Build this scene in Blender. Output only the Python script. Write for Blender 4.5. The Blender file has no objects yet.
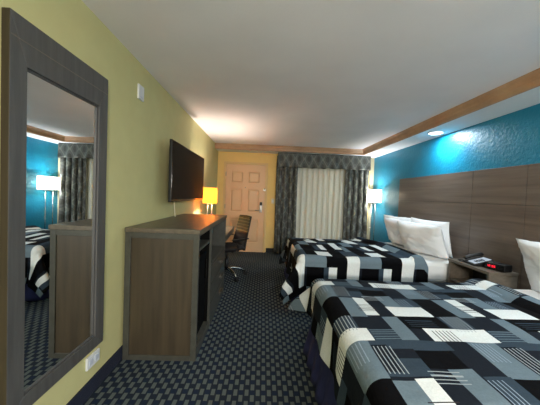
import bpy, math, random
from mathutils import Vector, Matrix, noise
random.seed(7)
C = bpy.context.scene.collection
PI = math.pi
# ------------------------------------------------------------------ dimensions
W, D, REAR = 3.66, 6.022, -1.7
ZS, ZC = 2.316, 2.429
SOF, SOFB = 0.3875, 0.36
CX, CZ = 1.0899, 1.353

# ------------------------------------------------------------------ materials
def lin(c):
    return tuple(((v/255)/12.92 if v/255 <= .04045 else ((v/255+.055)/1.055)**2.4) for v in c) + (1,)
def new_mat(name):
    m = bpy.data.materials.new(name); m.use_nodes = True
    nt = m.node_tree; b = nt.nodes['Principled BSDF']
    return m, nt, b
def N(nt, typ, **k):
    n = nt.nodes.new(typ)
    for a, v in k.items(): setattr(n, a, v)
    return n
def simple(name, col, rough=.6, metal=0, bump=0, bscale=80, var=0.0, vscale=6, spec=.5):
    m, nt, b = new_mat(name)
    b.inputs['Base Color'].default_value = lin(col)
    b.inputs['Roughness'].default_value = rough
    b.inputs['Metallic'].default_value = metal
    b.inputs['Specular IOR Level'].default_value = spec
    tc = N(nt, 'ShaderNodeTexCoord')
    if var:
        nz = N(nt, 'ShaderNodeTexNoise'); nz.inputs['Scale'].default_value = vscale; nz.inputs['Detail'].default_value = 4
        nt.links.new(tc.outputs['Object'], nz.inputs['Vector'])
        r = N(nt, 'ShaderNodeValToRGB')
        c = lin(col)
        r.color_ramp.elements[0].position = .3; r.color_ramp.elements[1].position = .7
        r.color_ramp.elements[0].color = tuple(x*(1-var) for x in c[:3])+(1,)
        r.color_ramp.elements[1].color = tuple(min(1, x*(1+var)) for x in c[:3])+(1,)
        nt.links.new(nz.outputs['Fac'], r.inputs['Fac']); nt.links.new(r.outputs['Color'], b.inputs['Base Color'])
    if bump:
        nz = N(nt, 'ShaderNodeTexNoise'); nz.inputs['Scale'].default_value = bscale; nz.inputs['Detail'].default_value = 5
        nt.links.new(tc.outputs['Object'], nz.inputs['Vector'])
        bp = N(nt, 'ShaderNodeBump'); bp.inputs['Strength'].default_value = bump; bp.inputs['Distance'].default_value = .01
        nt.links.new(nz.outputs['Fac'], bp.inputs['Height']); nt.links.new(bp.outputs['Normal'], b.inputs['Normal'])
    return m
def wood(name, c1, c2, stretch=(1, 1, 1), rough=.45, scale=6, spec=.5):
    m, nt, b = new_mat(name)
    tc = N(nt, 'ShaderNodeTexCoord'); mp = N(nt, 'ShaderNodeMapping'); mp.inputs['Scale'].default_value = stretch
    nt.links.new(tc.outputs['Object'], mp.inputs['Vector'])
    nz = N(nt, 'ShaderNodeTexNoise'); nz.inputs['Scale'].default_value = scale; nz.inputs['Detail'].default_value = 7; nz.inputs['Roughness'].default_value = .6
    nt.links.new(mp.outputs['Vector'], nz.inputs['Vector'])
    r = N(nt, 'ShaderNodeValToRGB')
    r.color_ramp.elements[0].position = .32; r.color_ramp.elements[1].position = .68
    r.color_ramp.elements[0].color = lin(c1); r.color_ramp.elements[1].color = lin(c2)
    nt.links.new(nz.outputs['Fac'], r.inputs['Fac']); nt.links.new(r.outputs['Color'], b.inputs['Base Color'])
    b.inputs['Roughness'].default_value = rough; b.inputs['Specular IOR Level'].default_value = spec
    return m
def emit(name, col, strength):
    m, nt, b = new_mat(name)
    b.inputs['Base Color'].default_value = lin(col)
    b.inputs['Emission Color'].default_value = lin(col); b.inputs['Emission Strength'].default_value = strength
    return m
def shade_mat(name, col, ecol, e, df=.6):
    m, nt, b = new_mat(name)
    nt.nodes.remove(b); out = nt.nodes['Material Output']
    t = N(nt, 'ShaderNodeBsdfTranslucent'); t.inputs['Color'].default_value = lin(col)
    d = N(nt, 'ShaderNodeBsdfDiffuse'); d.inputs['Color'].default_value = lin(col)
    mx = N(nt, 'ShaderNodeMixShader'); mx.inputs[0].default_value = df
    nt.links.new(t.outputs[0], mx.inputs[1]); nt.links.new(d.outputs[0], mx.inputs[2])
    em = N(nt, 'ShaderNodeEmission'); em.inputs['Color'].default_value = lin(ecol); em.inputs['Strength'].default_value = e
    tc = N(nt, 'ShaderNodeTexCoord'); nz = N(nt, 'ShaderNodeTexNoise'); nz.inputs['Scale'].default_value = 90
    nt.links.new(tc.outputs['Object'], nz.inputs['Vector'])
    ad = N(nt, 'ShaderNodeAddShader')
    nt.links.new(mx.outputs[0], ad.inputs[0]); nt.links.new(em.outputs[0], ad.inputs[1]); nt.links.new(ad.outputs[0], out.inputs['Surface'])
    return m
M = {}
M['yellow'] = simple('yellow_paint', (200, 194, 140), .75, bump=.12, bscale=120, var=.03, spec=.3)
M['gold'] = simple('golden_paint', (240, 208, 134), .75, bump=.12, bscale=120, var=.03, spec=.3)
M['teal'] = simple('teal_paint', (12, 122, 154), .42, bump=.55, bscale=34, var=.06, spec=.45)
M['ceiling'] = simple('ceiling_paint', (238, 235, 236), .9, bump=.15, bscale=90, var=.03, vscale=2, spec=.2)
M['soffit'] = simple('soffit_paint', (236, 238, 238), .85, bump=.1, bscale=90, spec=.2)
M['crown'] = wood('pine_crown', (162, 126, 94), (186, 150, 114), (1, 1, 1), .5, 3)
M['door'] = simple('door_paint', (228, 188, 144), .45, var=.02)
M['frame_paint'] = simple('door_frame_paint', (226, 192, 132), .5)
M['navy_base'] = simple('navy_carpet_base', (18, 26, 48), .95, bump=.4, bscale=300)
M['black_base'] = simple('black_rubber_base', (16, 17, 20), .6)
M['laminate'] = wood('grey_laminate', (64, 64, 58), (76, 76, 70), (1, 1, 1), .34, 14)
M['lam_dark'] = wood('dark_laminate_interior', (22, 21, 19), (28, 27, 24), (1, 1, 1), .5, 14)
M['brown_side'] = wood('brown_wood_panel', (58, 50, 39), (74, 64, 49), (9, 9, .5), .42, 3)
M['top_wood'] = wood('dark_wood_top', (82, 74, 62), (104, 94, 78), (8, .6, 8), .38, 4)
M['headboard'] = wood('taupe_wood_panel', (90, 78, 70), (112, 99, 89), (5, .5, 12), .4, 2.2)
M['seam'] = simple('dark_groove', (58, 48, 42), .6)
M['nightwood'] = wood('nightstand_wood', (92, 84, 74), (112, 102, 90), (6, .6, 10), .38, 3)
M['mframe'] = wood('charcoal_wood_frame', (70, 69, 68), (88, 86, 84), (8, 8, .6), .5, 4)
M['mframe_edge'] = wood('brown_frame_edge', (46, 38, 27), (60, 50, 36), (8, 8, .6), .5, 4)
M['black'] = simple('black_plastic', (9, 9, 10), .5)
M['bay_shade'] = simple('bay_shade_black', (10, 10, 9), .9, spec=.1)  # near-black colour standing in for the shade inside the fridge bay
M['fridge'] = simple('matt_black_enamel', (7, 7, 8), .9, spec=.08)
M['rib'] = simple('pale_rib_vinyl', (112, 112, 92), .5)
M['blackgloss'] = simple('glossy_black', (10, 9, 8), .12)
M['screen'] = simple('television_screen', (30, 22, 12), .75, spec=.2)
M['fabric_black'] = simple('black_seat_fabric', (18, 19, 22), .85, bump=.3, bscale=200)
M['mesh_back'] = simple('ribbed_back_vinyl', (58, 60, 46), .45)
M['chrome'] = simple('chrome', (200, 202, 205), .16, metal=1)
M['nickel'] = simple('brushed_nickel', (150, 148, 142), .35, metal=1)
M['white_plastic'] = simple('white_plastic', (222, 224, 226), .4)
M['cream_plastic'] = simple('cream_plastic', (222, 212, 180), .4)
M['grey_plastic'] = simple('light_grey_card', (196, 202, 214), .35)
M['sheet'] = simple('white_sheet', (232, 233, 232), .85, bump=.3, bscale=9)
M['pillow'] = simple('white_pillowcase', (238, 240, 242), .85)
M['skirt'] = simple('navy_bed_skirt', (38, 44, 92), .9, bump=.2, bscale=60)
M['box'] = simple('box_spring_ticking', (205, 205, 200), .9)
M['strip'] = simple('cream_corner_paint', (178, 168, 138), .8, spec=.2)
M['hole'] = simple('panel_recess_line', (168, 134, 100), .5)
M['can'] = emit('recessed_lens', (235, 248, 255), 8)
M['red'] = emit('red_digits', (255, 30, 60), .9)
M['white_shade'] = shade_mat('white_linen_shade', (235, 232, 222), (255, 250, 238), 1.15, .55)
M['yellow_shade'] = shade_mat('yellow_lit_shade', (226, 170, 88), (255, 190, 80), .30, .55)
M['seamline'] = simple('shade_seam', (120, 110, 95), .7)

def mirror_mat():
    m, nt, b = new_mat('mirror_silver')
    b.inputs['Base Color'].default_value = (.86, .88, .87, 1); b.inputs['Metallic'].default_value = 1; b.inputs['Roughness'].default_value = .01
    return m
M['mirror'] = mirror_mat()

def math_node(nt, op, a, b=None, c=None):
    n = N(nt, 'ShaderNodeMath', operation=op)
    for i, v in enumerate((a, b, c)):
        if v is None: continue
        if isinstance(v, (int, float)): n.inputs[i].default_value = v
        else: nt.links.new(v, n.inputs[i])
    return n.outputs[0]
def mix_col(nt, f, a, b):
    n = N(nt, 'ShaderNodeMix', data_type='RGBA')
    nt.links.new(f, n.inputs[0])
    for i, v in ((6, a), (7, b)):
        if isinstance(v, tuple): n.inputs[i].default_value = v
        else: nt.links.new(v, n.inputs[i])
    return n.outputs[2]
def carpet():
    m, nt, b = new_mat('woven_carpet')
    tc = N(nt, 'ShaderNodeTexCoord'); sp = N(nt, 'ShaderNodeSeparateXYZ'); nt.links.new(tc.outputs['Object'], sp.inputs[0])
    X, Y = sp.outputs[0], sp.outputs[1]
    px, py = .076, .098
    def lattice(ox, oy, hw, hl):
        fx = math_node(nt, 'ABSOLUTE', math_node(nt, 'SUBTRACT', math_node(nt, 'FRACT', math_node(nt, 'ADD', math_node(nt, 'DIVIDE', X, px), ox)), .5))
        fy = math_node(nt, 'ABSOLUTE', math_node(nt, 'SUBTRACT', math_node(nt, 'FRACT', math_node(nt, 'ADD', math_node(nt, 'DIVIDE', Y, py), oy)), .5))
        return math_node(nt, 'MULTIPLY', math_node(nt, 'LESS_THAN', fx, hw), math_node(nt, 'LESS_THAN', fy, hl))
    d = math_node(nt, 'MAXIMUM', lattice(0, 0, .17, .28), lattice(.5, .5, .17, .28))
    nz = N(nt, 'ShaderNodeTexNoise'); nz.inputs['Scale'].default_value = 160; nt.links.new(tc.outputs['Object'], nz.inputs['Vector'])
    k = lattice(.5, 0, .2, .2)
    base = mix_col(nt, k, lin((34, 42, 56)), lin((30, 44, 70)))
    base = mix_col(nt, nz.outputs['Fac'], base, lin((28, 34, 42)))
    dash = mix_col(nt, nz.outputs['Fac'], lin((98, 105, 102)), lin((74, 82, 82)))
    col = mix_col(nt, d, base, dash)
    nt.links.new(col, b.inputs['Base Color']); b.inputs['Roughness'].default_value = .95; b.inputs['Specular IOR Level'].default_value = .15
    bp = N(nt, 'ShaderNodeBump'); bp.inputs['Strength'].default_value = .5; bp.inputs['Distance'].default_value = .005
    nt.links.new(nz.outputs['Fac'], bp.inputs['Height']); nt.links.new(bp.outputs['Normal'], b.inputs['Normal'])
    return m
M['carpet'] = carpet()
def drape_fabric():
    m, nt, b = new_mat('chain_pattern_drape')
    uv = N(nt, 'ShaderNodeUVMap'); sp = N(nt, 'ShaderNodeSeparateXYZ'); nt.links.new(uv.outputs[0], sp.inputs[0])
    U, V = sp.outputs[0], sp.outputs[1]
    a = math_node(nt, 'COSINE', math_node(nt, 'MULTIPLY', U, 2*PI/.24))
    c = math_node(nt, 'COSINE', math_node(nt, 'MULTIPLY', V, 2*PI/.34))
    s = math_node(nt, 'ABSOLUTE', math_node(nt, 'ADD', a, math_node(nt, 'MULTIPLY', c, .85)))
    line = math_node(nt, 'LESS_THAN', s, .22)
    core = math_node(nt, 'GREATER_THAN', s, 1.25)
    nz = N(nt, 'ShaderNodeTexNoise'); nz.inputs['Scale'].default_value = 40; nt.links.new(uv.outputs[0], nz.inputs['Vector'])
    base = mix_col(nt, nz.outputs['Fac'], lin((70, 72, 68)), lin((98, 101, 97)))
    base = mix_col(nt, core, base, lin((62, 62, 56)))
    col = mix_col(nt, line, base, lin((114, 117, 108)))
    nt.links.new(col, b.inputs['Base Color']); b.inputs['Roughness'].default_value = .55
    return m
M['drape'] = drape_fabric()
def sheer_fabric():
    m, nt, b = new_mat('sheer_curtain')
    tc = N(nt, 'ShaderNodeTexCoord'); nz = N(nt, 'ShaderNodeTexNoise'); nz.inputs['Scale'].default_value = 30
    nt.links.new(tc.outputs['Object'], nz.inputs['Vector'])
    c = mix_col(nt, nz.outputs['Fac'], lin((232, 230, 212)), lin((216, 214, 198)))
    nt.links.new(c, b.inputs['Base Color']); b.inputs['Roughness'].default_value = .8
    return m
M['sheer'] = sheer_fabric()
def comforter_fabric():
    m, nt, b = new_mat('patchwork_print')
    at = N(nt, 'ShaderNodeAttribute', attribute_name='print')
    tc = N(nt, 'ShaderNodeTexCoord'); nz = N(nt, 'ShaderNodeTexNoise'); nz.inputs['Scale'].default_value = 130; nz.inputs['Detail'].default_value = 2
    nt.links.new(tc.outputs['Object'], nz.inputs['Vector'])
    mr = N(nt, 'ShaderNodeMapRange'); mr.inputs[3].default_value = .8; mr.inputs[4].default_value = 1.15
    nt.links.new(nz.outputs['Fac'], mr.inputs[0])
    mul = N(nt, 'ShaderNodeVectorMath', operation='SCALE'); nt.links.new(at.outputs['Color'], mul.inputs[0]); nt.links.new(mr.outputs[0], mul.inputs['Scale'])
    nt.links.new(mul.outputs[0], b.inputs['Base Color']); b.inputs['Roughness'].default_value = .9; b.inputs['Specular IOR Level'].default_value = .08
    n2 = N(nt, 'ShaderNodeTexNoise'); n2.inputs['Scale'].default_value = 22; n2.inputs['Detail'].default_value = 3
    nt.links.new(tc.outputs['Object'], n2.inputs['Vector'])
    bp = N(nt, 'ShaderNodeBump'); bp.inputs['Strength'].default_value = .35; bp.inputs['Distance'].default_value = .012
    nt.links.new(n2.outputs['Fac'], bp.inputs['Height']); nt.links.new(bp.outputs['Normal'], b.inputs['Normal'])
    return m
M['print'] = comforter_fabric()

# ------------------------------------------------------------------ mesh helpers
class MB:
    def __init__(s): s.v = []; s.f = []; s.m = []; s.uv = None
    def add(s, vs, fs, mi=0):
        o = len(s.v); s.v += [tuple(p) for p in vs]; s.f += [tuple(i+o for i in f) for f in fs]; s.m += [mi]*len(fs); return s
    def box(s, a, b, mi=0):
        x0, y0, z0 = [min(p, q) for p, q in zip(a, b)]; x1, y1, z1 = [max(p, q) for p, q in zip(a, b)]
        vs = [(x0,y0,z0),(x1,y0,z0),(x1,y1,z0),(x0,y1,z0),(x0,y0,z1),(x1,y0,z1),(x1,y1,z1),(x0,y1,z1)]
        return s.add(vs, [(0,3,2,1),(4,5,6,7),(0,1,5,4),(1,2,6,5),(2,3,7,6),(3,0,4,7)], mi)
    def tube(s, pts, r, n=12, mi=0, cap=True):
        pts = [Vector(p) for p in pts]; rs = r if isinstance(r, (list, tuple)) else [r]*len(pts)
        vs = []; fs = []
        up = Vector((0, 0, 1))
        t0 = (pts[1]-pts[0]).normalized()
        if abs(t0.dot(up)) > .9: up = Vector((1, 0, 0))
        for i, p in enumerate(pts):
            t = (pts[min(i+1, len(pts)-1)]-pts[max(i-1, 0)]).normalized()
            a = t.cross(up).normalized(); b = t.cross(a).normalized()
            for k in range(n):
                th = 2*PI*k/n; vs.append(p+(a*math.cos(th)+b*math.sin(th))*rs[i])
        for i in range(len(pts)-1):
            for k in range(n):
                fs.append((i*n+k, i*n+(k+1) % n, (i+1)*n+(k+1) % n, (i+1)*n+k))
        if cap: fs.append(tuple(range(n-1, -1, -1))); fs.append(tuple((len(pts)-1)*n+k for k in range(n)))
        return s.add(vs, fs, mi)
    def lathe(s, c, prof, n=24, mi=0, axis='z'):
        vs = []; fs = []
        for r, h in prof:
            for k in range(n):
                th = 2*PI*k/n; a, b = r*math.cos(th), r*math.sin(th)
                p = {'z': (a, b, h), 'x': (h, a, b), 'y': (a, h, b)}[axis]
                vs.append((c[0]+p[0], c[1]+p[1], c[2]+p[2]))
        for i in range(len(prof)-1):
            for k in range(n):
                fs.append((i*n+k, i*n+(k+1) % n, (i+1)*n+(k+1) % n, (i+1)*n+k))
        fs.append(tuple(range(n-1, -1, -1))); fs.append(tuple((len(prof)-1)*n+k for k in range(n)))
        return s.add(vs, fs, mi)
    def build(s, name, mats, parent=None, bevel=0, smooth=False, subsurf=0, solid=0):
        me = bpy.data.meshes.new(name); me.from_pydata(s.v, [], s.f); me.update()
        if not isinstance(mats, (list, tuple)): mats = [mats]
        for m in mats: me.materials.append(m)
        me.polygons.foreach_set('material_index', s.m)
        if s.uv:
            l = me.uv_layers.new(name='UVMap')
            for lp in me.loops: l.data[lp.index].uv = s.uv[lp.vertex_index]
        import bmesh
        bm = bmesh.new(); bm.from_mesh(me); bmesh.ops.recalc_face_normals(bm, faces=bm.faces); bm.to_mesh(me); bm.free()
        if smooth: me.polygons.foreach_set('use_smooth', [True]*len(me.polygons))
        o = bpy.data.objects.new(name, me); C.objects.link(o)
        if parent: o.parent = parent
        if bevel:
            b = o.modifiers.new('bevel', 'BEVEL'); b.width = bevel; b.segments = 2; b.limit_method = 'ANGLE'; b.angle_limit = .6
        if solid:
            q = o.modifiers.new('solid', 'SOLIDIFY'); q.thickness = solid; q.offset = 0
        if subsurf:
            q = o.modifiers.new('sub', 'SUBSURF'); q.levels = subsurf; q.render_levels = subsurf
        return o
def tag(o, label, cat, group=None, kind=None):
    if label: o['label'] = label
    if cat: o['category'] = cat
    if group: o['group'] = group
    if kind: o['kind'] = kind
    return o
def thing(name, label, cat, loc=(0, 0, 0), rz=0, group=None):
    o = bpy.data.objects.new(name, None); C.objects.link(o); o.location = loc; o.rotation_euler = (0, 0, rz)
    o.empty_display_size = .1
    return tag(o, label, cat, group)
def struct(name, label, mb, m, bevel=0):
    return tag(mb.build(name, m, bevel=bevel), label, None, kind='structure')

# ------------------------------------------------------------------ room shell
T = .12
struct('floor', 'dark navy carpet with pale woven dashes', MB().box((-T, REAR-T, -T), (W+T, D+T, 0)), M['carpet'])
struct('ceiling', 'plain white plaster ceiling', MB().box((-T, REAR-T, ZC), (W+T, D+T, ZC+T)), M['ceiling'])
struct('wall_left', 'pale yellow painted wall', MB().box((-T, REAR-T, 0), (0, D+T, ZC)), M['yellow'])
struct('wall_right', 'teal painted wall behind the beds', MB().box((W, REAR-T, 0), (W+T, D+T, ZC)), M['teal'])
struct('wall_back', 'golden yellow wall holding the entry door', MB().box((0, D, 0), (W, D+T, ZC)), M['gold'])
struct('wall_rear', 'yellow wall behind the viewer', MB().box((0, REAR-T, 0), (W, REAR, ZC)), M['yellow'])
# dropped soffit along the right and back walls
struct('trim_1', 'dropped white soffit over the teal wall', MB().box((W-SOF, REAR, ZS), (W, D, ZC)), M['soffit'])
struct('trim_2', 'dropped white soffit above the curtains', MB().box((0, D-SOFB, ZS), (W-SOF, D, ZC)), M['soffit'])
# wooden crown trim on the soffit edge: stepped profile swept round the inner corner
def crown(name, label, path_fn, a0, a1):
    prof = [(0, ZS-.004), (-.012, ZS-.004), (-.022, ZS+.008), (-.026, ZS+.045), (-.038, ZS+.058), (-.046, ZS+.085), (-.062, ZS+.098), (-.066, ZC-.001), (0, ZC-.001)]
    mb = MB(); vs = []
    for a in (a0, a1):
        for o, z in prof:
            vs.append(path_fn(a, o, z))
    n = len(prof)
    fs = [(i, (i+1) % n, n+(i+1) % n, n+i) for i in range(n)] + [tuple(range(n)), tuple(range(2*n-1, n-1, -1))]
    mb.add(vs, fs); return struct(name, label, mb, M['crown'])
crown('trim_3', 'pine crown moulding along the right soffit', lambda a, o, z: (W-SOF+o, (D-SOFB+o) if a else REAR, z), 0, 1)
crown('trim_4', 'pine crown moulding along the back soffit', lambda a, o, z: ((W-SOF+o) if a else 0, D-SOFB+o, z), 0, 1)
struct('baseboard_left', 'navy carpet base along the yellow wall', MB().box((0, REAR, 0), (.012, D, .10)), M['navy_base'])
struct('baseboard_back', 'black base beside the entry door', MB().box((1.19, D-.012, 0), (W, D, .10)), M['black_base'])
struct('trim_5', 'cream corner strip beside the curtain', MB().box((W-.09, D-.02, 0), (W-.0, D, ZS)), M['strip'])

# ------------------------------------------------------------------ entry door
XD = .205
DY = D-.03
d = thing('door_1', 'peach six panel entry door in the back wall', None, (XD, DY, 0)); d['kind'] = 'structure'
mb = MB(); w_, h_ = .91, 2.03
# slab built as a frame with six recessed raised panels
cols = [(.115, .405), (.505, .795)]; rows = [(.22, .78), (.93, 1.48), (1.60, 1.88)]
xs = [0, .115, .405, .505, .795, w_]; zs = [0, .22, .78, .93, 1.48, 1.60, 1.88, h_]
for i in range(5):
    for j in range(7):
        if i in (1, 3) and j in (1, 3, 5):
            a, b_, c, e = xs[i], xs[i+1], zs[j], zs[j+1]
            k = .022
            mb.box((a, .022, c), (b_, .03, e))
            mb.add([(a+k, .022, c+k), (b_-k, .022, c+k), (b_-k, .022, e-k), (a+k, .022, e-k),
                    (a+2*k, .003, c+2*k), (b_-2*k, .003, c+2*k), (b_-2*k, .003, e-2*k), (a+2*k, .003, e-2*k)],
                   [(0,1,5,4),(1,2,6,5),(2,3,7,6),(3,0,4,7),(4,5,6,7)])
        else:
            mb.box((xs[i], 0, zs[j]), (xs[i+1], .03, zs[j+1]))
mb.build('door_slab', M['door'], d)
f = MB(); f.box((-.055, -.012, 0), (-.004, .03, h_+.055)).box((w_+.004, -.012, 0), (w_+.055, .03, h_+.055)).box((-.004, -.012, h_+.004), (w_+.004, .03, h_+.055))
f.build('door_frame', M['frame_paint'], d, bevel=.004)
for z in (.25, 1.05, 1.80):
    MB().tube([(-.004, -.006, z-.05), (-.004, -.006, z+.05)], .008).build('hinge', M['nickel'], d)
lk = MB().box((.80, -.022, .93), (.862, 0, 1.11)).build('lock_plate', M['nickel'], d, bevel=.006)
MB().box((.802, -.036, 1.10), (.86, 0, 1.175)).build('card_reader', M['black'], lk, bevel=.006)
MB().tube([(.83, -.02, .985), (.83, -.055, .985), (.80, -.062, .985), (.70, -.062, .982)], .010).build('lever_handle', M['nickel'], lk, smooth=True)
MB().box((.875, -.02, 1.44), (.935, -.006, 1.47)).tube([(.90, -.02, 1.455), (.90, -.05, 1.50)], .006).build('safety_latch', M['nickel'], d)
MB().lathe((w_/2, 0, 1.5), [(.012, -.004), (.012, .0)], 12, axis='y').build('peephole', M['nickel'], d)
sw = thing('light_switch', 'cream light switch plate on the yellow wall between door and curtain', 'light switch', (1.31, D, 1.21))
MB().box((-.036, -.008, -.058), (.036, 0, .058)).build('plate', M['cream_plastic'], sw, bevel=.003)
MB().box((-.012, -.014, -.022), (.012, -.008, .022)).build('rocker', M['white_plastic'], sw, bevel=.002)

# ------------------------------------------------------------------ curtains
def pleat(x0, x1, y, z0, z1, nf, amp, fullness=2.0, nz=14, seed=0, hem=0):
    mb = MB(); mb.uv = []
    nx = nf*14; rnd = random.Random(seed)
    ph = [rnd.uniform(-.7, .7) for _ in range(nf+2)]; am = [rnd.uniform(.65, 1.2) for _ in range(nf+2)]
    for j in range(nz+1):
        tz = j/nz; z = z0+(z1-z0)*tz
        for i in range(nx+1):
            u = i/nx; q = u*nf; k = int(min(q, nf-1e-6)); fr = q-k
            a = amp*(am[k]*(1-fr)+am[k+1]*fr)*(1-.35*tz)
            p = ph[k]*(1-fr)+ph[k+1]*fr
            yy = y+a*math.sin(2*PI*q+p+.35*math.sin(3*tz+k))+.3*a*math.sin(4*PI*q+1.3+tz)
            xx = x0+(x1-x0)*u+.012*math.sin(5*tz+q*2)*(1-tz)-.17*(x1-x0)/nf*math.sin(4*PI*q+2*p)
            mb.v.append((xx, yy, z)); mb.uv.append((u*(x1-x0)*fullness, z))
    for j in range(nz):
        for i in range(nx):
            a = j*(nx+1)+i; mb.f.append((a, a+1, a+nx+2, a+nx+1)); mb.m.append(0)
    return mb
t = thing('curtain', 'dark chain-patterned curtain panel hanging left of the sheers, nearest the door', 'curtain', (1.60, D-.155, 0), group='patterned curtain panels')
pleat(-.235, .245, 0, .03, 2.25, 4, .060, 1.5, seed=3).build('curtain_panel', M['drape'], t, smooth=True, solid=.004)
t = thing('curtain', 'dark chain-patterned curtain panel hanging right of the sheers, beside the floor lamp', 'curtain', (3.19, D-.155, 0), group='patterned curtain panels')
pleat(-.225, .29, 0, .03, 2.25, 4, .055, 1.5, seed=5).build('curtain_panel', M['drape'], t, smooth=True, solid=.004)
t = thing('sheer_curtain', 'pale cream sheer curtain gathered in folds between the two dark panels', 'curtain', (2.39, D-.048, 0))
pleat(-.62, .66, 0, .03, 2.25, 10, .030, 2, seed=9).build('sheer_panel', M['sheer'], t, smooth=True, solid=.003)
# valance: pleated front and returns with a scalloped hem
mb = MB(); mb.uv = []
x0, x1, yv = 1.385, 3.475, D-.25
path = [(x0, D-.005)] + [(x0, D-.005+(yv-D+.005)*k/5) for k in range(1, 5)] + [(x0+(x1-x0)*k/160, yv) for k in range(161)] + [(x1, yv+(D-.005-yv)*k/5) for k in range(1, 6)]
run = 0; rows = 12
for j in range(rows+1):
    run = 0
    for i, (x, y) in enumerate(path):
        if i: run += math.hypot(x-path[i-1][0], y-path[i-1][1])
        tz = j/rows
        sc = .014*abs(math.sin(PI*(x-x0)/.26))
        z = 1.985+sc+(ZS-.004-1.985-sc)*tz
        rip = .020*(1-.7*tz)*math.sin(2*PI*(x-x0)/.19+.6*math.sin(7*x)) if 5 <= i < 166 else 0
        mb.v.append((x, y+rip+(1-tz)*-.012*(1 if 5 <= i < 166 else 0), z)); mb.uv.append((run*1.15, z+.02))
n = len(path)
for j in range(rows):
    for i in range(n-1):
        a = j*n+i; mb.f.append((a, a+1, a+n+1, a+n)); mb.m.append(0)
v = mb.build('curtain_valance', M['drape'], smooth=True, solid=.008)
tag(v, 'wide dark chain-patterned valance across the top of the curtains under the soffit', 'valance')

# ------------------------------------------------------------------ headboard
hx = W-.03
t = thing('headboard', 'long taupe wood-grain headboard panelling on the teal wall behind both beds', 'headboard', (W, 2.76, 0))
segs = [(4.768, 3.080), (3.074, 2.432), (2.426, .75)]
MB().box((-.016, .755-2.76, .01), (-.003, 4.762-2.76, 1.738)).build('backing', M['seam'], t)
for a, b in segs:
    MB().box((-.03, b-2.76, 1.352), (-.016, a-2.76, 1.745)).build('panel', M['headboard'], t, bevel=.0015)
    MB().box((-.03, b-2.76, .0), (-.016, a-2.76, 1.347)).build('panel', M['headboard'], t, bevel=.0015)

# ------------------------------------------------------------------ mirror
my0, my1, mz0, mz1 = 1.087, 1.746, .318, 2.068
mx = .038
t = thing('wall_mirror', 'tall wall mirror with wide charcoal wood frame on the yellow wall', 'mirror', (0, my0, mz0))
fl, fr_w, fb, ftp = .080, .084, .076, .200      # board widths: near, far, bottom, top
Lm, Hm = my1-my0, mz1-mz0
ia, ib, ic, id_ = fl, Lm-fr_w, fb, Hm-ftp
mb = MB()
o = [(0, 0), (Lm, 0), (Lm, Hm), (0, Hm)]; i_ = [(ia, ic), (ib, ic), (ib, id_), (ia, id_)]
for k in range(4):   # four mitred boards
    p, q, r_, s_ = o[k], o[(k+1) % 4], i_[(k+1) % 4], i_[k]
    vs = [(mx, *p), (mx, *q), (mx, *r_), (mx, *s_), (.003, *p), (.003, *q), (.003, *r_), (.003, *s_)]
    mb.add(vs, [(0,1,2,3),(4,7,6,5),(0,4,5,1),(1,5,6,2),(2,6,7,3),(3,7,4,0)])
o = mb.build('frame', [M['mframe'], M['mframe_edge']], t, bevel=.002)
for p in o.data.polygons:
    if abs(p.normal.y) > .9 and p.center.y < .01: p.material_index = 1
MB().box((mx-.001, .004, Hm-.100), (mx+.0008, Lm-.004, Hm-.096)).build('groove', M['nightwood'], t)
b_ = MB()
for (a, c, e, g) in ((ia, ic, ib, ic+.010), (ia, id_-.010, ib, id_), (ia, ic+.010, ia+.010, id_-.010), (ib-.010, ic+.010, ib, id_-.010)):
    b_.box((.006, a, c), (.027, e, g))
b_.build('inner_bead', M['mframe'], t, bevel=.003)
MB().box((.004, ia-.004, ic-.004), (.021, ib+.004, id_+.004)).build('glass', M['mirror'], t)

# ------------------------------------------------------------------ wall plates
t = thing('wall_plate', 'small white plate high on the yellow wall beside the mirror top', 'wall plate', (0, 2.25, 2.18))
MB().box((0, -.046, -.060), (.016, .046, .060)).build('cover', M['white_plastic'], t, bevel=.003)
MB().box((.016, -.02, -.045), (.018, .02, -.035)).build('slot', M['grey_plastic'], t)
t = thing('wall_outlet', 'white double outlet low on the yellow wall under the mirror', 'outlet', (0, 1.69, .225))
MB().box((0, -.062, -.040), (.014, .062, .040)).build('plate', M['white_plastic'], t, bevel=.003)
for s in (-1, 1):
    MB().box((.014, s*.028-.018, -.018), (.018, s*.028+.018, .018)).build('socket', M['grey_plastic'], t, bevel=.002)

# ------------------------------------------------------------------ dresser
yn, yf, H, dw = 2.027, 3.488, 1.056, .596
t = thing('dresser', 'tall grey and brown media dresser with fridge bay, standing under the television', 'dresser', (.02, yn, 0))
L = yf-yn; X1 = dw-.02
lam, dark = M['laminate'], M['lam_dark']
MB().box((0, -.008, H-.035), (X1+.008, L+.004, H)).build('top', M['top_wood'], t, bevel=.003)
sp_ = MB()
b = .045
sp_.box((0, 0, 0), (b, .03, H-.036)).box((X1-b, 0, 0), (X1, .03, H-.036)).box((b, 0, 0), (X1-b, .03, .04)).box((b, 0, H-.036-b), (X1-b, .03, H-.036))
sp = sp_.build('side_frame', lam, t, bevel=.002)
MB().box((b+.001, .008, .041), (X1-b-.001, .024, H-.037-b)).build('side_panel', M['brown_side'], sp)
MB().box((0, L-.03, 0), (X1, L, H-.036)).build('side_frame', lam, t, bevel=.002)
MB().box((.0, .031, .08), (.012, L-.031, H-.037)).build('back_panel', dark, t)
MB().box((.013, .505, .001), (X1, .535, H-.036)).build('divider', lam, t, bevel=.002)
MB().box((.013, .031, .001), (X1-.005, .504, .075)).build('plinth', lam, t, bevel=.002)
MB().box((.013, .536, .001), (X1-.005, L-.031, .045)).build('plinth', lam, t, bevel=.002)
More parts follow.
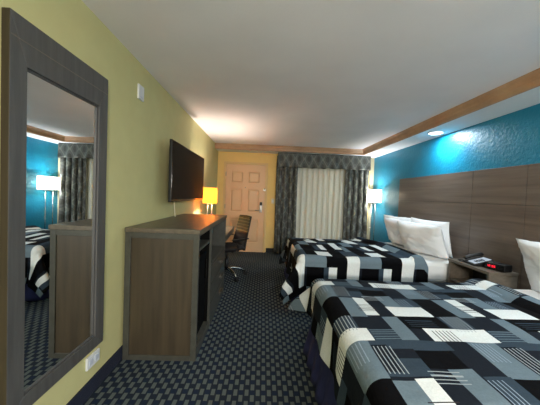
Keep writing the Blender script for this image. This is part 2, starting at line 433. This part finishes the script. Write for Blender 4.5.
MB().box((.013, .499, .076), (X1-.02, .5045, H-.037)).build('bay_shade_sheet', M['bay_shade'], t)  # thin black sheet added over the divider to paint the bay's shade
MB().box((.013, .031, .868), (X1-.012, .498, .890)).build('shelf', lam, t, bevel=.002)
MB().box((.013, .536, .625), (X1-.004, L-.031, .645)).build('shelf', lam, t, bevel=.002)
MB().box((X1-.03, .031, 1.0), (X1-.002, L-.031, 1.019)).build('top_rail', lam, t, bevel=.002)
for k in range(3):
    z0 = .05+k*.192
    dr = MB().box((X1-.40, .545, z0+.02), (X1-.02, L-.04, z0+.17)).box((X1-.02, .538, z0), (X1, L-.033, z0+.185)).build('drawer', lam, t, bevel=.002)
    MB().box((X1+.0, 1.05, z0+.085), (X1+.028, 1.22, z0+.105)).box((X1, 1.08, z0+.05), (X1+.004, 1.19, z0+.085)).build('handle', M['nickel'], dr, bevel=.002)
fr_ = thing('mini_fridge', 'black mini fridge tucked in the near bay of the dresser', 'fridge', (.100, yn+.045, .0755))
MB().box((0, 0, .012), (.40, .445, .70)).build('cabinet', M['fridge'], fr_, bevel=.006)
dd = MB().box((.402, 0, .012), (.452, .445, .70)).build('door', M['fridge'], fr_, bevel=.01)
MB().box((.452, .39, .45), (.466, .41, .64)).build('handle', M['blackgloss'], dd, bevel=.004)
for x in (.03, .37):
    for y in (.03, .41): MB().lathe((x, y, 0), [(.015, .0), (.015, .012)], 10).build('foot', M['black'], fr_)

# ------------------------------------------------------------------ desk
t = thing('writing_desk', 'low dark desk against the yellow wall beyond the dresser, holding the lamp', 'desk', (.02, 3.50, 0))
MB().box((0, 0, .725), (.565, 1.16, .76)).build('top', M['top_wood'], t, bevel=.003)
MB().box((0, 0, 0), (.52, .03, .724)).build('side_panel', lam, t, bevel=.002)
MB().box((0, 1.12, 0), (.10, 1.15, .724)).build('leg', lam, t, bevel=.002)
MB().box((.535, .031, .665), (.56, 1.15, .724)).build('apron', lam, t, bevel=.002)
MB().box((.0, .031, .45), (.02, 1.119, .724)).build('back_panel', lam, t, bevel=.002)

# ------------------------------------------------------------------ lamps
def rect_shade(sx, sy, z0, z1, parent, mat, seam=True):
    mb = MB(); tk = .003
    def ring(x, y, z): return [(-x, -y, z), (x, -y, z), (x, y, z), (-x, y, z)]
    vs = ring(sx, sy, z0)+ring(sx, sy, z1)+ring(sx-tk, sy-tk, z0)+ring(sx-tk, sy-tk, z1)
    fs = []
    for k in range(4):
        q = (k+1) % 4
        fs += [(k, q, 4+q, 4+k), (8+q, 8+k, 12+k, 12+q), (4+k, 4+q, 12+q, 12+k), (q, k, 8+k, 8+q)]
    s = mb.add(vs, fs).build('lamp_shade', mat, parent)
    return s
la, lb, lc, ld = 3.44, 3.575, 5.36, 5.80
lz0, lz1 = 1.276, 1.556
cxl, cyl = (la+lb)/2, (lc+ld)/2
t = thing('floor_lamp', 'chrome two-post floor lamp with white rectangular shade between bed and curtain', 'lamp', (cxl, cyl, 0))
rect_shade((lb-la)/2, (ld-lc)/2, lz0, lz1, t, M['white_shade'])
MB().box((-.065, -.16, 0), (.065, .16, .022)).build('base', M['chrome'], t, bevel=.004)
for s in (-1, 1):
    MB().tube([(0, s*.095, .022), (0, s*.095, 1.25)], .009).build('pole', M['chrome'], t, smooth=True)
MB().box((-.012, -.13, 1.25), (.012, .13, 1.262)).tube([(0, 0, 1.262), (0, 0, 1.33)], .012).build('crossbar', M['chrome'], t)
MB().lathe((0, 0, 1.33), [(.010, 0), (.014, .01), (.018, .025), (.014, .04), (.004, .046)], 16).build('bulb', emit('lamp_bulb_cool', (255, 248, 235), 6), t, smooth=True)
FL = (cxl, cyl, 1.425)
lx, ly = .205, 4.28
t = thing('desk_lamp', 'desk lamp with glowing yellow shade and silver posts, behind the television', 'lamp', (lx, ly, .76))
rect_shade(.10, .10, .415, .67, t, M['yellow_shade'])
MB().box((-.07, -.05, 0), (.07, .05, .018)).build('base', M['nickel'], t, bevel=.003)
for s in (-1, 1):
    MB().tube([(s*.035, 0, .018), (s*.035, 0, .40)], .009).build('pole', M['nickel'], t, smooth=True)
MB().box((-.055, -.01, .40), (.055, .01, .41)).tube([(0, 0, .41), (0, 0, .46)], .012).build('crossbar', M['nickel'], t)
MB().lathe((0, 0, .46), [(.010, 0), (.014, .01), (.018, .025), (.014, .04), (.004, .046)], 16).build('bulb', emit('lamp_bulb_warm', (255, 190, 90), 6), t, smooth=True)
DL = (lx, ly, .76+.555)

# ------------------------------------------------------------------ television
tx = .15
k = 1.012*(CX-tx)/(CX-.1)
ty0, ty1, tz0, tz1 = 2.7484*k, 4.20*k, CZ-(CZ-1.2354)*k, CZ+(1.9017-CZ)*k
t = thing('television', 'large flat black television mounted on the yellow wall above the dresser', 'television', (0, (ty0+ty1)/2, (tz0+tz1)/2))
a, h = (ty1-ty0)/2, (tz1-tz0)/2
MB().box((tx-.032, -a, -h), (tx-.004, a, h)).build('body', M['black'], t, bevel=.004)
MB().box((tx-.004, -a+.004, -h+.004), (tx, a-.004, h-.004)).build('bezel', M['blackgloss'], t, bevel=.001)
MB().box((tx, -a+.014, -h+.022), (tx+.001, a-.014, h-.014)).build('screen', M['screen'], t)
MB().box((0, -.2, -.15), (.02, .2, .15)).box((.02, -.1, -.03), (tx-.032, -.06, .03)).box((.02, .06, -.03), (tx-.032, .10, .03)).build('wall_mount', M['black'], t)
o = MB().tube([(.05, 3.02, tz0+.04), (.055, 3.02, tz0-.06), (.05, 3.04, 1.16), (.06, 3.03, 1.09), (.065, 3.03, 1.056)], .006).build('television_cable', M['cream_plastic'], smooth=True)
tag(o, 'thin pale cable hanging from the television down to the dresser top', 'cable')

# ------------------------------------------------------------------ office chair
t = thing('office_chair', 'black rolling office chair with ribbed back and chrome base beside the desk', 'office chair', (.53, 4.16, 0), math.radians(216))
for k in range(5):
    th = math.radians(72*k+20); c, s = math.cos(th), math.sin(th)
    pts = [(c*r, s*r, z) for r, z in ((.02, .14), (.10, .14), (.22, .115), (.315, .07))]
    lg = MB().tube(pts, [.028, .024, .019, .016], 10).build('leg', M['chrome'], t, smooth=True)
    cs = MB()
    for w in (-.016, .016):
        cx_, cy_ = c*.32-s*w, s*.32+c*w
        cs.tube([(cx_-s*-.008, cy_+c*-.008, .028), (cx_-s*.008, cy_+c*.008, .028)], .028, 14)
    cs.tube([(c*.315, s*.315, .03), (c*.315, s*.315, .075)], .008)
    cs.build('caster', M['black'], lg)
MB().tube([(0, 0, .12), (0, 0, .30)], .028).tube([(0, 0, .30), (0, 0, .42)], .016).build('gas_lift', M['black'], t, smooth=True)
MB().box((-.13, -.10, .415), (.12, .10, .445)).tube([(.0, .1, .43), (.0, .24, .43)], .007).build('tilt_mechanism', M['black'], t, bevel=.005)
# seat cushion
def cushion(hx_, hy_, hz_, n=14, p=3.0):
    mb = MB(); idx = {}
    for side in (1, -1):
        for j in range(n+1):
            for i in range(n+1):
                u, v_ = 2*i/n-1, 2*j/n-1
                e = max(0, (1-abs(u)**p)*(1-abs(v_)**p))**.4
                k_ = (1-.08*v_*v_*abs(u)); k2 = (1-.08*u*u*abs(v_))
                idx[side, i, j] = len(mb.v)
                mb.v.append((hx_*u*k_, hy_*v_*k2, side*hz_*e))
        for j in range(n):
            for i in range(n):
                q = [idx[side, i, j], idx[side, i+1, j], idx[side, i+1, j+1], idx[side, i, j+1]]
                mb.f.append(tuple(q if side > 0 else q[::-1])); mb.m.append(0)
    return mb
mb = cushion(.24, .245, .045); mb.v = [(x, y, z+.485) for x, y, z in mb.v]
mb.build('seat', M['fabric_black'], t, smooth=True)
# curved ribbed back: thick profile swept sideways
def back_x(z):   # back line: leans away going up
    u = (z-.44)/(.98-.44)
    return -.235-.03*math.sin(u*PI*.8)-.10*u*u
mb = MB(); nr = 44; vs = []
for i in range(nr+1):
    z = .44+(.98-.44)*i/nr
    rib = .007*abs(math.sin(PI*(z-.44)/.045)) if z > .66 else .010
    x = back_x(z); hw = .195*(1-.12*((z-.44)/.54))
    for yy in (-1, -.5, 0, .5, 1):
        vs.append((x+rib+.012+.02*yy*yy, hw*yy, z))
    for yy in (1, .5, 0, -.5, -1):
        vs.append((x-.008+.02*yy*yy, hw*yy, z))
fs = []
for i in range(nr):
    for k in range(10): fs.append((i*10+k, i*10+(k+1) % 10, (i+1)*10+(k+1) % 10, (i+1)*10+k))
fs += [tuple(range(9, -1, -1)), tuple(nr*10+k for k in range(10))]
mb.add(vs, fs)
o = mb.build('backrest', [M['mesh_back'], M['fabric_black'], M['rib']], t)
for p in o.data.polygons:
    if p.center.z < .72: p.material_index = 1
    elif int((p.center.z-.44)/.0123) % 4 == 0: p.material_index = 2
fm = MB()
for s in (-1, 1):
    fm.tube([(back_x(z)+.02, s*(.202*(1-.12*((z-.44)/.54))), z) for z in [.44+.54*i/10 for i in range(11)]], .009, 8)
fm.tube([(back_x(.98)+.02, -.178, .98), (back_x(.98)+.0, 0, .985), (back_x(.98)+.02, .178, .98)], .009, 8)
fm.build('back_frame', M['black'], t, smooth=True)
MB().box((-.25, -.03, .41), (-.10, .03, .425)).box((-.262, -.03, .41), (-.248, .03, .60)).build('back_bracket', M['black'], t, bevel=.003)
for s in (-1, 1):
    MB().tube([(-.06, s*.235, .45), (-.06, s*.275, .47), (-.02, s*.28, .58), (.0, s*.28, .62), (-.13, s*.275, .632), (-.25, s*.24, .64)], .011, 8).box((-.16, s*.28-.022, .632), (.06, s*.28+.022, .65)).build('armrest', M['black'], t, bevel=.003)

# ------------------------------------------------------------------ patchwork pattern
COL = {'K': (8, 8, 11), 'C': (28, 33, 41), 'D': (54, 67, 79), 'S': (106, 122, 132), 'L': (140, 156, 172), 'W': (226, 230, 228), 'N': (162, 170, 174), 'B': (54, 48, 52)}
COL = {k: lin(v) for k, v in COL.items()}
# (x0, x1, y0, y1, base, stripes) stripes: None, ('x'|'y', colour, step cm, width cm, x0, x1, y0, y1)
TILE = [(1.64, 2.30, 1.27, 1.98, 'C'),
 (1.64, 1.84, 1.76, 1.98, 'D'), (1.64, 1.72, 1.78, 1.95, 'C'), (1.72, 1.92, 1.86, 1.92, 'C'), (1.84, 2.04, 1.80, 1.91, 'K'), (2.02, 2.15, 1.76, 1.98, 'C'), (2.15, 2.30, 1.74, 1.98, 'S'),
 (1.84, 2.04, 1.91, 1.98, 'D'),
 (1.64, 1.74, 1.49, 1.74, 'S'), (1.74, 1.82, 1.51, 1.75, 'W'), (1.82, 1.91, 1.49, 1.76, 'C'), (1.92, 2.03, 1.62, 1.80, 'S'), (2.04, 2.16, 1.62, 1.76, 'D'), (2.16, 2.30, 1.50, 1.75, 'K'),
 (1.91, 2.15, 1.50, 1.62, 'W'), (1.82, 1.91, 1.27, 1.49, 'S'), (1.91, 2.16, 1.37, 1.50, 'K'), (2.16, 2.30, 1.37, 1.50, 'D'), (1.64, 1.82, 1.37, 1.49, 'C'),
 (1.64, 1.82, 1.27, 1.37, 'D'), (1.91, 1.99, 1.27, 1.37, 'C'), (1.99, 2.30, 1.27, 1.38, 'W'), (1.64, 1.68, 1.27, 1.38, 'W')]
LINES = [(1.65, 1.74, 1.77, 1.94, 'y', 'N', 3), (2.17, 2.26, 1.84, 1.97, 'y', 'L', 3), (1.82, 1.96, 1.72, 1.80, 'x', 'N', 3), (1.94, 2.10, 1.39, 1.47, 'x', 'D', 3),
 (2.18, 2.29, 1.36, 1.50, 'y', 'N', 3), (2.03, 2.14, 1.27, 1.36, 'y', 'C', 3), (1.69, 1.82, 1.28, 1.37, 'x', 'S', 3), (2.04, 2.12, 1.62, 1.74, 'y', 'L', 3),
 (1.72, 1.84, 1.56, 1.66, 'x', 'B', 3)]
TW, TH = 132, 142      # cells of 5 mm
grid = [[COL['C']]*TH for _ in range(TW)]
def paint():
    for x0, x1, y0, y1, c in TILE:
        for i in range(round((x0-1.64)*200), round((x1-1.64)*200)):
            for j in range(round((y0-1.27)*200), round((y1-1.27)*200)): grid[i % TW][j % TH] = COL[c]
    for x0, x1, y0, y1, ax, c, st in LINES:
        i0, j0 = round((x0-1.64)*200), round((y0-1.27)*200)
        for i in range(i0, round((x1-1.64)*200)):
            for j in range(j0, round((y1-1.27)*200)):
                if ((i-i0) if ax == 'y' else (j-j0)) % 4 == 0: grid[i % TW][j % TH] = COL[c]
paint()
FAR = [(1.64, 2.30, 2.5, 4.9, 'C'), (1.61, 1.87, 2.93, 3.11, 'S'), (1.87, 2.12, 2.93, 3.11, 'K'), (2.12, 2.27, 2.70, 3.11, 'W'), (1.64, 1.84, 2.70, 2.93, 'K'), (1.84, 1.90, 2.72, 2.93, 'D'),
 (1.90, 2.0, 2.70, 2.93, 'W'), (2.0, 2.12, 2.70, 2.93, 'K'), (1.64, 1.9, 2.5, 2.70, 'S'), (1.9, 2.1, 2.5, 2.7, 'K'), (2.1, 2.3, 2.5, 2.7, 'K'),
 (1.64, 1.78, 3.11, 3.35, 'K'), (1.78, 1.96, 3.11, 3.28, 'W'), (1.96, 2.12, 3.11, 3.40, 'K'), (2.12, 2.30, 3.11, 3.32, 'D'), (1.83, 1.91, 3.36, 3.58, 'D'), (1.91, 1.99, 3.38, 3.64, 'W'),
 (1.99, 2.12, 3.40, 3.70, 'K'), (2.12, 2.22, 3.42, 3.78, 'W'), (2.22, 2.30, 3.32, 3.60, 'S'), (1.65, 1.80, 3.61, 3.86, 'S'), (1.64, 1.82, 3.36, 3.60, 'K'), (1.80, 1.97, 3.80, 4.03, 'W'), (1.97, 2.12, 3.72, 3.95, 'D'),
 (2.12, 2.30, 3.80, 4.10, 'K'), (1.64, 1.80, 3.88, 4.12, 'K'), (1.88, 1.97, 4.05, 4.28, 'W'), (1.98, 2.12, 3.97, 4.40, 'K'), (2.12, 2.24, 4.13, 4.43, 'W'), (1.64, 1.86, 4.14, 4.40, 'D'),
 (1.64, 1.9, 4.45, 4.7, 'K'), (1.9, 2.06, 4.43, 4.7, 'S'), (2.10, 2.3, 4.45, 4.7, 'K'), (1.98, 2.12, 4.7, 4.9, 'W')]
grid2 = [[COL['C']]*480 for _ in range(TW)]
for x0, x1, y0, y1, c in FAR:
    for i in range(round((x0-1.64)*200), round((x1-1.64)*200)):
        for j in range(round((y0-2.5)*200), round((y1-2.5)*200)): grid2[i % TW][j % 480] = COL[c]

def build_comforter(name, label, ex, y0, y1, zt, xh0, xh1, dl, seed, puff=.0, far=False):
    """ex: foot edge where rounding starts; y0,y1: side edges; xh0/xh1 head edge at y0/y1"""
    r = .075; st = .01 if far else .005
    s0 = ex-dl; ns = int(round((max(xh0, xh1)-s0)/st)); nt_ = int(round((y1-y0+2*dl)/st))
    t0 = y0-dl
    vs = []
    for j in range(nt_+1):
        tt = t0+j*st
        w_ = min(1, max(0, (tt-y0)/(y1-y0)))
        xh = xh0+(xh1-xh0)*w_+.012*math.sin(tt*9+seed)
        for i in range(ns+1):
            s = s0+(xh-s0)*i/ns
            ax = min(0, s-ex); ay = (tt-y0) if tt < y0 else ((tt-y1) if tt > y1 else 0)
            rho = math.hypot(ax, ay)
            bx = max(s, ex); by = min(max(tt, y0), y1)
            n1 = noise.noise(Vector((s*2.2+seed, tt*2.2, 0)))*.016+noise.noise(Vector((s*6+seed, tt*6, 3)))*.006
            n1 += puff*math.sin(PI*min(1, max(0, (tt-y0)/(y1-y0))))
            x, y, z = bx, by, zt+n1
            if rho > 1e-6:
                dx, dy = ax/rho, ay/rho
                if rho < r*PI/2:
                    th = rho/r; out = r*math.sin(th); drop = r*(1-math.cos(th))
                else:
                    q = rho-r*PI/2
                    along = (by if dy == 0 else (bx if dx == 0 else math.atan2(dy, dx)*.35+bx+by))
                    rip = math.sin(along*19+seed+q*3)*.5+math.sin(along*9.3+seed*2)*.5
                    corner = min(abs(dx), abs(dy))*2
                    out = r+q*(.10+.30*corner)+rip*min(q, .3)*(.10+.30*corner)
                    drop = r+q*(.985-.12*corner)
                x = bx+dx*out; y = by+dy*out; z = zt+n1*max(0, 1-rho*4)-drop
            # thick rolled head edge
            e = max(0, xh-s)
            if e < .20: z += .05*max(0, math.sin(PI*min(1, e/.20)))**.8*(1 if rho < .05 else .3)
            if e < .05: z -= (.05-e)*.9
            vs.append((x, y, max(z, .012)))
    fs = []; colors = []
    for j in range(nt_):
        for i in range(ns):
            a = j*(ns+1)+i; fs.append((a, a+1, a+ns+2, a+ns+1))
            sm, tm = s0+(i+.5)*st, t0+(j+.5)*st
            gi = int(math.floor((sm-1.64)*200)) % TW
            if far:
                c_ = grid2[gi][int(math.floor((tm-2.5)*200)) % 480]
                if sm < 1.42 and c_ == COL['W']: c_ = grid2[(gi+60) % TW][int(math.floor((tm-2.5)*200)) % 480]
            else:
                c_ = grid[gi][int(math.floor(((tm-1.75)*.93+.48)*200)) % TH]
            colors += list(c_)*4
    me = bpy.data.meshes.new(name); me.from_pydata(vs, [], fs); me.materials.append(M['print'])
    ca = me.color_attributes.new('print', 'FLOAT_COLOR', 'CORNER'); ca.data.foreach_set('color', colors)
    me.polygons.foreach_set('use_smooth', [True]*len(fs)); me.update()
    o = bpy.data.objects.new(name, me); C.objects.link(o)
    q = o.modifiers.new('solid', 'SOLIDIFY'); q.thickness = .012; q.offset = -1
    return tag(o, label, 'comforter', 'patchwork comforters on the two beds')

def build_bed(label, xf, xh, y0, y1, ztop):
    t = thing('bed', label, 'bed', (xf, (y0+y1)/2, 0), group='the two beds'); hw = (y1-y0)/2; L_ = xh-xf
    def rbox(x0, x1, hy, z0, z1, name, mat, bev):
        MB().box((x0, -hy, z0), (x1, hy, z1)).build(name, mat, t, bevel=bev)
    rbox(.03, L_, hw-.02, .10, .36, 'box_spring', M['box'], .03)
    rbox(.02, L_, hw-.005, .362, ztop, 'mattress', M['sheet'], .05)
    # skirt: pleated wall around foot and both sides
    mb = MB(); pth = [(L_-.02, -hw+.005)]
    n1 = 60; n2 = 46
    pth = [(L_-.02-(L_-.03)*i/n1, -hw+.0) for i in range(n1+1)] + [(.0, -hw+2*hw*i/n2) for i in range(1, n2)] + [(.01+(L_-.03)*i/n1, hw-.0) for i in range(n1+1)]
    rows_ = 6
    for j in range(rows_+1):
        z = .012+.30*j/rows_; fl = (1-j/rows_)
        for i, (x, y) in enumerate(pth):
            rp = .012*math.sin(i*1.1)*fl+(.065 if n1 < i < n1+n2 else .02)*fl
            nx, ny = (0, -1) if i <= n1 else ((-1, 0) if i < n1+n2 else (0, 1))
            mb.v.append((x+nx*rp, y+ny*rp, z))
    n = len(pth)
    for j in range(rows_):
        for i in range(n-1):
            a = j*n+i; mb.f.append((a, a+1, a+n+1, a+n)); mb.m.append(0)
    mb.build('bed_skirt', M['skirt'], t, smooth=True, solid=.004)
    for (x, y) in ((.12, -hw+.12), (.12, hw-.12), (L_-.12, -hw+.12), (L_-.12, hw-.12)):
        MB().lathe((x, y, 0), [(.025, 0), (.03, .10)], 12).build('leg', M['black'], t)
    return t
B2 = (.86, 2.22); B1 = (3.04, 4.41)
build_bed('near bed with navy skirt, one white pillow in view, before the nightstand', 1.56, 3.62, B2[0], B2[1], .615)
build_bed('far bed beside the curtains with four white pillows, past the nightstand', 1.56, 3.62, B1[0], B1[1], .615)
build_comforter('comforter', 'patchwork comforter of grey, black and white blocks on the near bed', 1.60, B2[0]+.02, B2[1]-.04, .645, 3.02, 3.10, .35, 2.0, .02)
build_comforter('comforter', 'patchwork comforter of black, grey and white blocks on the far bed by the curtains', 1.60, B1[0]+.05, B1[1]-.05, .635, 3.10, 2.86, .46, 5.0, .03, far=True)

# ------------------------------------------------------------------ pillows
def pillow(name, label, loc, rot, w, h, t_, seed, group='white bed pillows'):
    mb = MB(); n = 36; idx = {}
    for side in (1, -1):
        for j in range(n+1):
            for i in range(n+1):
                u, v_ = 2*i/n-1, 2*j/n-1
                e = max(0, (1-abs(u)**2.6)*(1-abs(v_)**2.6))**.5
                kx = 1-.07*(1-v_*v_); ky = 1-.07*(1-u*u)
                nn = noise.noise(Vector((u*1.2+seed, v_*1.2, side)))*.03+abs(noise.noise(Vector((u*2.2+v_*1.6+seed, (v_*1.6-u*1.2)*3.2, side*2))))*.022
                dn = nn*(.25+e)
                idx[side, i, j] = len(mb.v)
                mb.v.append((side*(t_/2*e)+dn*(1 if e > 0 else .5), w/2*u*kx+dn*.3, h/2*v_*ky+dn*.4))
        for j in range(n):
            for i in range(n):
                q = [idx[side, i, j], idx[side, i+1, j], idx[side, i+1, j+1], idx[side, i, j+1]]
                mb.f.append(tuple(q if side > 0 else q[::-1])); mb.m.append(0)
    o = mb.build(name, M['pillow'], smooth=True)
    o.location = loc; o.rotation_euler = [math.radians(a) for a in rot]
    return tag(o, label, 'pillow', group)
PL = [
 ('large white pillow at the front of the far bed pile, nearest the nightstand', (3.28, 3.47, .83), (0, -24, 18), .69, .47, .24, 1),
 ('white pillow standing behind the front one against the headboard on the far bed', (3.50, 3.62, .86), (0, -10, 6), .74, .47, .13, 2),
 ('white pillow on the curtain side of the far bed, just behind the large front pillow', (3.27, 4.00, .835), (0, -22, 6), .66, .46, .20, 3),
 ('leftmost white pillow of the far bed pile, closest to the floor lamp', (3.42, 4.30, .85), (0, -16, 10), .70, .48, .18, 4)]
for lb_, loc, rot, w, h, t_, sd in PL: pillow('pillow', lb_, loc, rot, w, h, t_, sd)
pillow('pillow', 'white pillow on the near bed, cut by the right edge beside the alarm clock', (3.40, 1.84, .83), (0, -20, -3), .74, .48, .18, 6)

# ------------------------------------------------------------------ nightstand
nx0, nx1, ny0, ny1, nz = 3.335, 3.628, 2.45, 3.00, .678
t = thing('nightstand', 'brown wood nightstand with open front between the two beds', 'nightstand', (nx0, ny0, 0))
nl, nd = ny1-ny0, nx1-nx0
MB().box((-.006, -.006, nz-.028), (nd, nl+.006, nz)).build('top', M['nightwood'], t, bevel=.002)
MB().box((.0, 0, .05), (nd, .025, nz-.029)).build('side_panel', M['nightwood'], t, bevel=.002)
MB().box((.0, nl-.025, .05), (nd, nl, nz-.029)).build('side_panel', M['nightwood'], t, bevel=.002)
MB().box((.01, .026, .43), (nd-.012, nl-.026, .452)).build('shelf', M['nightwood'], t, bevel=.002)
MB().box((.01, .026, .051), (nd-.012, nl-.026, .075)).build('bottom_panel', M['nightwood'], t, bevel=.002)
MB().box((nd-.011, .026, .051), (nd, nl-.026, nz-.029)).build('back_panel', M['lam_dark'], t)
MB().box((.03, .01, 0), (nd, nl-.01, .049)).build('plinth', M['black_base'], t)

# phone
t = thing('telephone', 'black desk telephone with pale face card on the nightstand', 'telephone', (3.475, 2.752, nz), math.radians(-8)); ph_t = t
vs = [(-.10, -.10, 0), (.09, -.10, 0), (.09, .10, 0), (-.10, .10, 0), (-.10, -.10, .02), (.09, -.10, .08), (.09, .10, .08), (-.10, .10, .02)]
MB().add(vs, [(0,3,2,1),(4,5,6,7),(0,1,5,4),(1,2,6,5),(2,3,7,6),(3,0,4,7)]).build('body', M['black'], t, bevel=.006)
def zt_(x): return .02+(x+.10)/.19*.06
MB().add([(x, y, zt_(x)+e) for e in (.0005, .004) for x, y in ((-.085, -.09), (.075, -.09), (.075, .028), (-.085, .028))], [(0,3,2,1),(4,5,6,7),(0,1,5,4),(1,2,6,5),(2,3,7,6),(3,0,4,7)]).build('face_card', M['grey_plastic'], t)
kp = MB()
for i in range(4):
    for j in range(3):
        x = -.055+i*.022; y = -.075+j*.02
        kp.box((x, y, zt_(x)+.003), (x+.013, y+.012, zt_(x)+.011))
kp.build('keypad', M['black'], t)
MB().tube([(-.095, .068, .045), (-.085, .068, .058), (0, .068, .088), (.075, .068, .105), (.088, .068, .098)], [.017, .021, .014, .021, .017], 12).build('handset', M['black'], t, smooth=True)
# alarm clock
t = thing('alarm_clock', 'black alarm clock with glowing red digits on the nightstand', 'clock', (3.50, 2.538, nz), math.radians(14))
MB().box((-.05, -.095, .004), (.055, .095, .072)).build('body', M['black'], t, bevel=.006)
MB().box((-.054, -.085, .012), (-.0505, .085, .064)).build('display', M['blackgloss'], t)
SEG = {'1': 'bc', '2': 'abged', '3': 'abgcd', '7': 'abc', '5': 'afgcd', '0': 'abcdef'}
dg = MB()
def digit(ch, y, z, w=.012, h=.019, q=.003):
    x0, x1 = -.0565, -.0545
    R_ = {'a': (y, y-w, z+h-q, z+h), 'g': (y, y-w, z+h/2-q/2, z+h/2+q/2), 'd': (y, y-w, z, z+q), 'f': (y, y-q, z+h/2, z+h), 'b': (y-w+q, y-w, z+h/2, z+h), 'e': (y, y-q, z, z+h/2), 'c': (y-w+q, y-w, z, z+h/2)}
    for s in SEG[ch]:
        a, b_, c, e = R_[s]; dg.box((x0, a, c), (x1, b_, e))
for ch, y in zip('1235', (.066, .047, .019, 0)): digit(ch, y, .030)
dg.box((-.0565, .027, .034), (-.0545, .024, .037)).box((-.0565, .027, .042), (-.0545, .024, .045))
dg.build('digits', M['red'], t)
MB().box((-.02, -.03, .072), (.02, .03, .077)).build('snooze_button', M['black'], t, bevel=.002)
o = MB().tube([(3.40, 2.84, nz+.006), (3.375, 2.88, nz+.006), (3.39, 2.93, nz+.006), (3.44, 2.94, nz+.006), (3.50, 2.88, nz+.006), (3.52, 2.83, nz+.01)], .005, 8).build('cord', M['black'], ph_t, smooth=True)
o.matrix_parent_inverse = (Matrix.Translation(ph_t.location) @ Matrix.Rotation(ph_t.rotation_euler.z, 4, 'Z')).inverted()

# ------------------------------------------------------------------ recessed light
t = thing('recessed_light', 'round white recessed light glowing in the soffit over the teal wall', 'ceiling light', (W-.195, 3.57, ZS))
MB().lathe((0, 0, 0), [(.084, -.001), (.088, -.012), (.103, -.008), (.106, 0)], 32).build('trim_ring', M['white_plastic'], t)
MB().lathe((0, 0, 0), [(.080, -.010), (.0835, -.002)], 32).build('lens', M['can'], t)

# ------------------------------------------------------------------ lights
def light(name, typ, loc, e, col, size=.1, rot=(0, 0, 0), **k):
    l = bpy.data.lights.new(name, typ); l.energy = e; l.color = col
    if typ == 'AREA': l.shape = 'RECTANGLE'; l.size = size; l.size_y = k.get('sy', size)
    else: l.shadow_soft_size = size
    if typ == 'SPOT': l.spot_size = k.get('spot', 2.4); l.spot_blend = k.get('blend', .8)
    o = bpy.data.objects.new(name, l); C.objects.link(o); o.location = loc; o.rotation_euler = rot
    return o
light('floor_lamp_light', 'POINT', FL, 40, (.93, .96, 1), .045)
light('desk_lamp_light', 'POINT', DL, 48, (1, .88, .78), .055)
light('recessed_light_beam', 'AREA', (W-.195, 3.57, ZS-.013), 15, (.80, .93, 1), .15).data.shape = 'DISK'
light('near_fill_light', 'AREA', (W-.195, 1.3, ZS-.013), 15, (.80, .93, 1), .15).data.shape = 'DISK'  # unseen extra downlight added to brighten the near bed and teal wall
light('rear_area_light', 'AREA', (1.8, REAR+.06, 1.62), 124, (1, .96, .90), 1.1, (math.radians(53), 0, 0), sy=.3)  # unseen soft area light by the wall behind the viewer, no fixture built

w = bpy.data.worlds.new('world'); bpy.context.scene.world = w; w.use_nodes = True
w.node_tree.nodes['Background'].inputs[0].default_value = (.5, .55, .6, 1); w.node_tree.nodes['Background'].inputs[1].default_value = .2

# ------------------------------------------------------------------ camera
yaw, pitch, roll, fpx = .0260, -.0296, .0395, 256.976
cy, sy, cp, sp2 = math.cos(yaw), math.sin(yaw), math.cos(pitch), math.sin(pitch)
F = Vector((sy*cp, cy*cp, sp2)); R = Vector((cy, -sy, 0)); U = R.cross(F)
R2 = R*math.cos(roll)+U*math.sin(roll); U2 = U*math.cos(roll)-R*math.sin(roll)
cam = bpy.data.cameras.new('camera'); cam.sensor_width = 36; cam.lens = fpx/540*36; cam.clip_start = .02
co = bpy.data.objects.new('camera', cam); C.objects.link(co)
m = Matrix(((R2.x, U2.x, -F.x, CX), (R2.y, U2.y, -F.y, 0), (R2.z, U2.z, -F.z, CZ), (0, 0, 0, 1)))
co.matrix_world = m
bpy.context.scene.camera = co
vs_ = bpy.context.scene.view_settings
vs_.view_transform = 'Standard'; vs_.look = 'None'; vs_.exposure = .4; vs_.gamma = 1
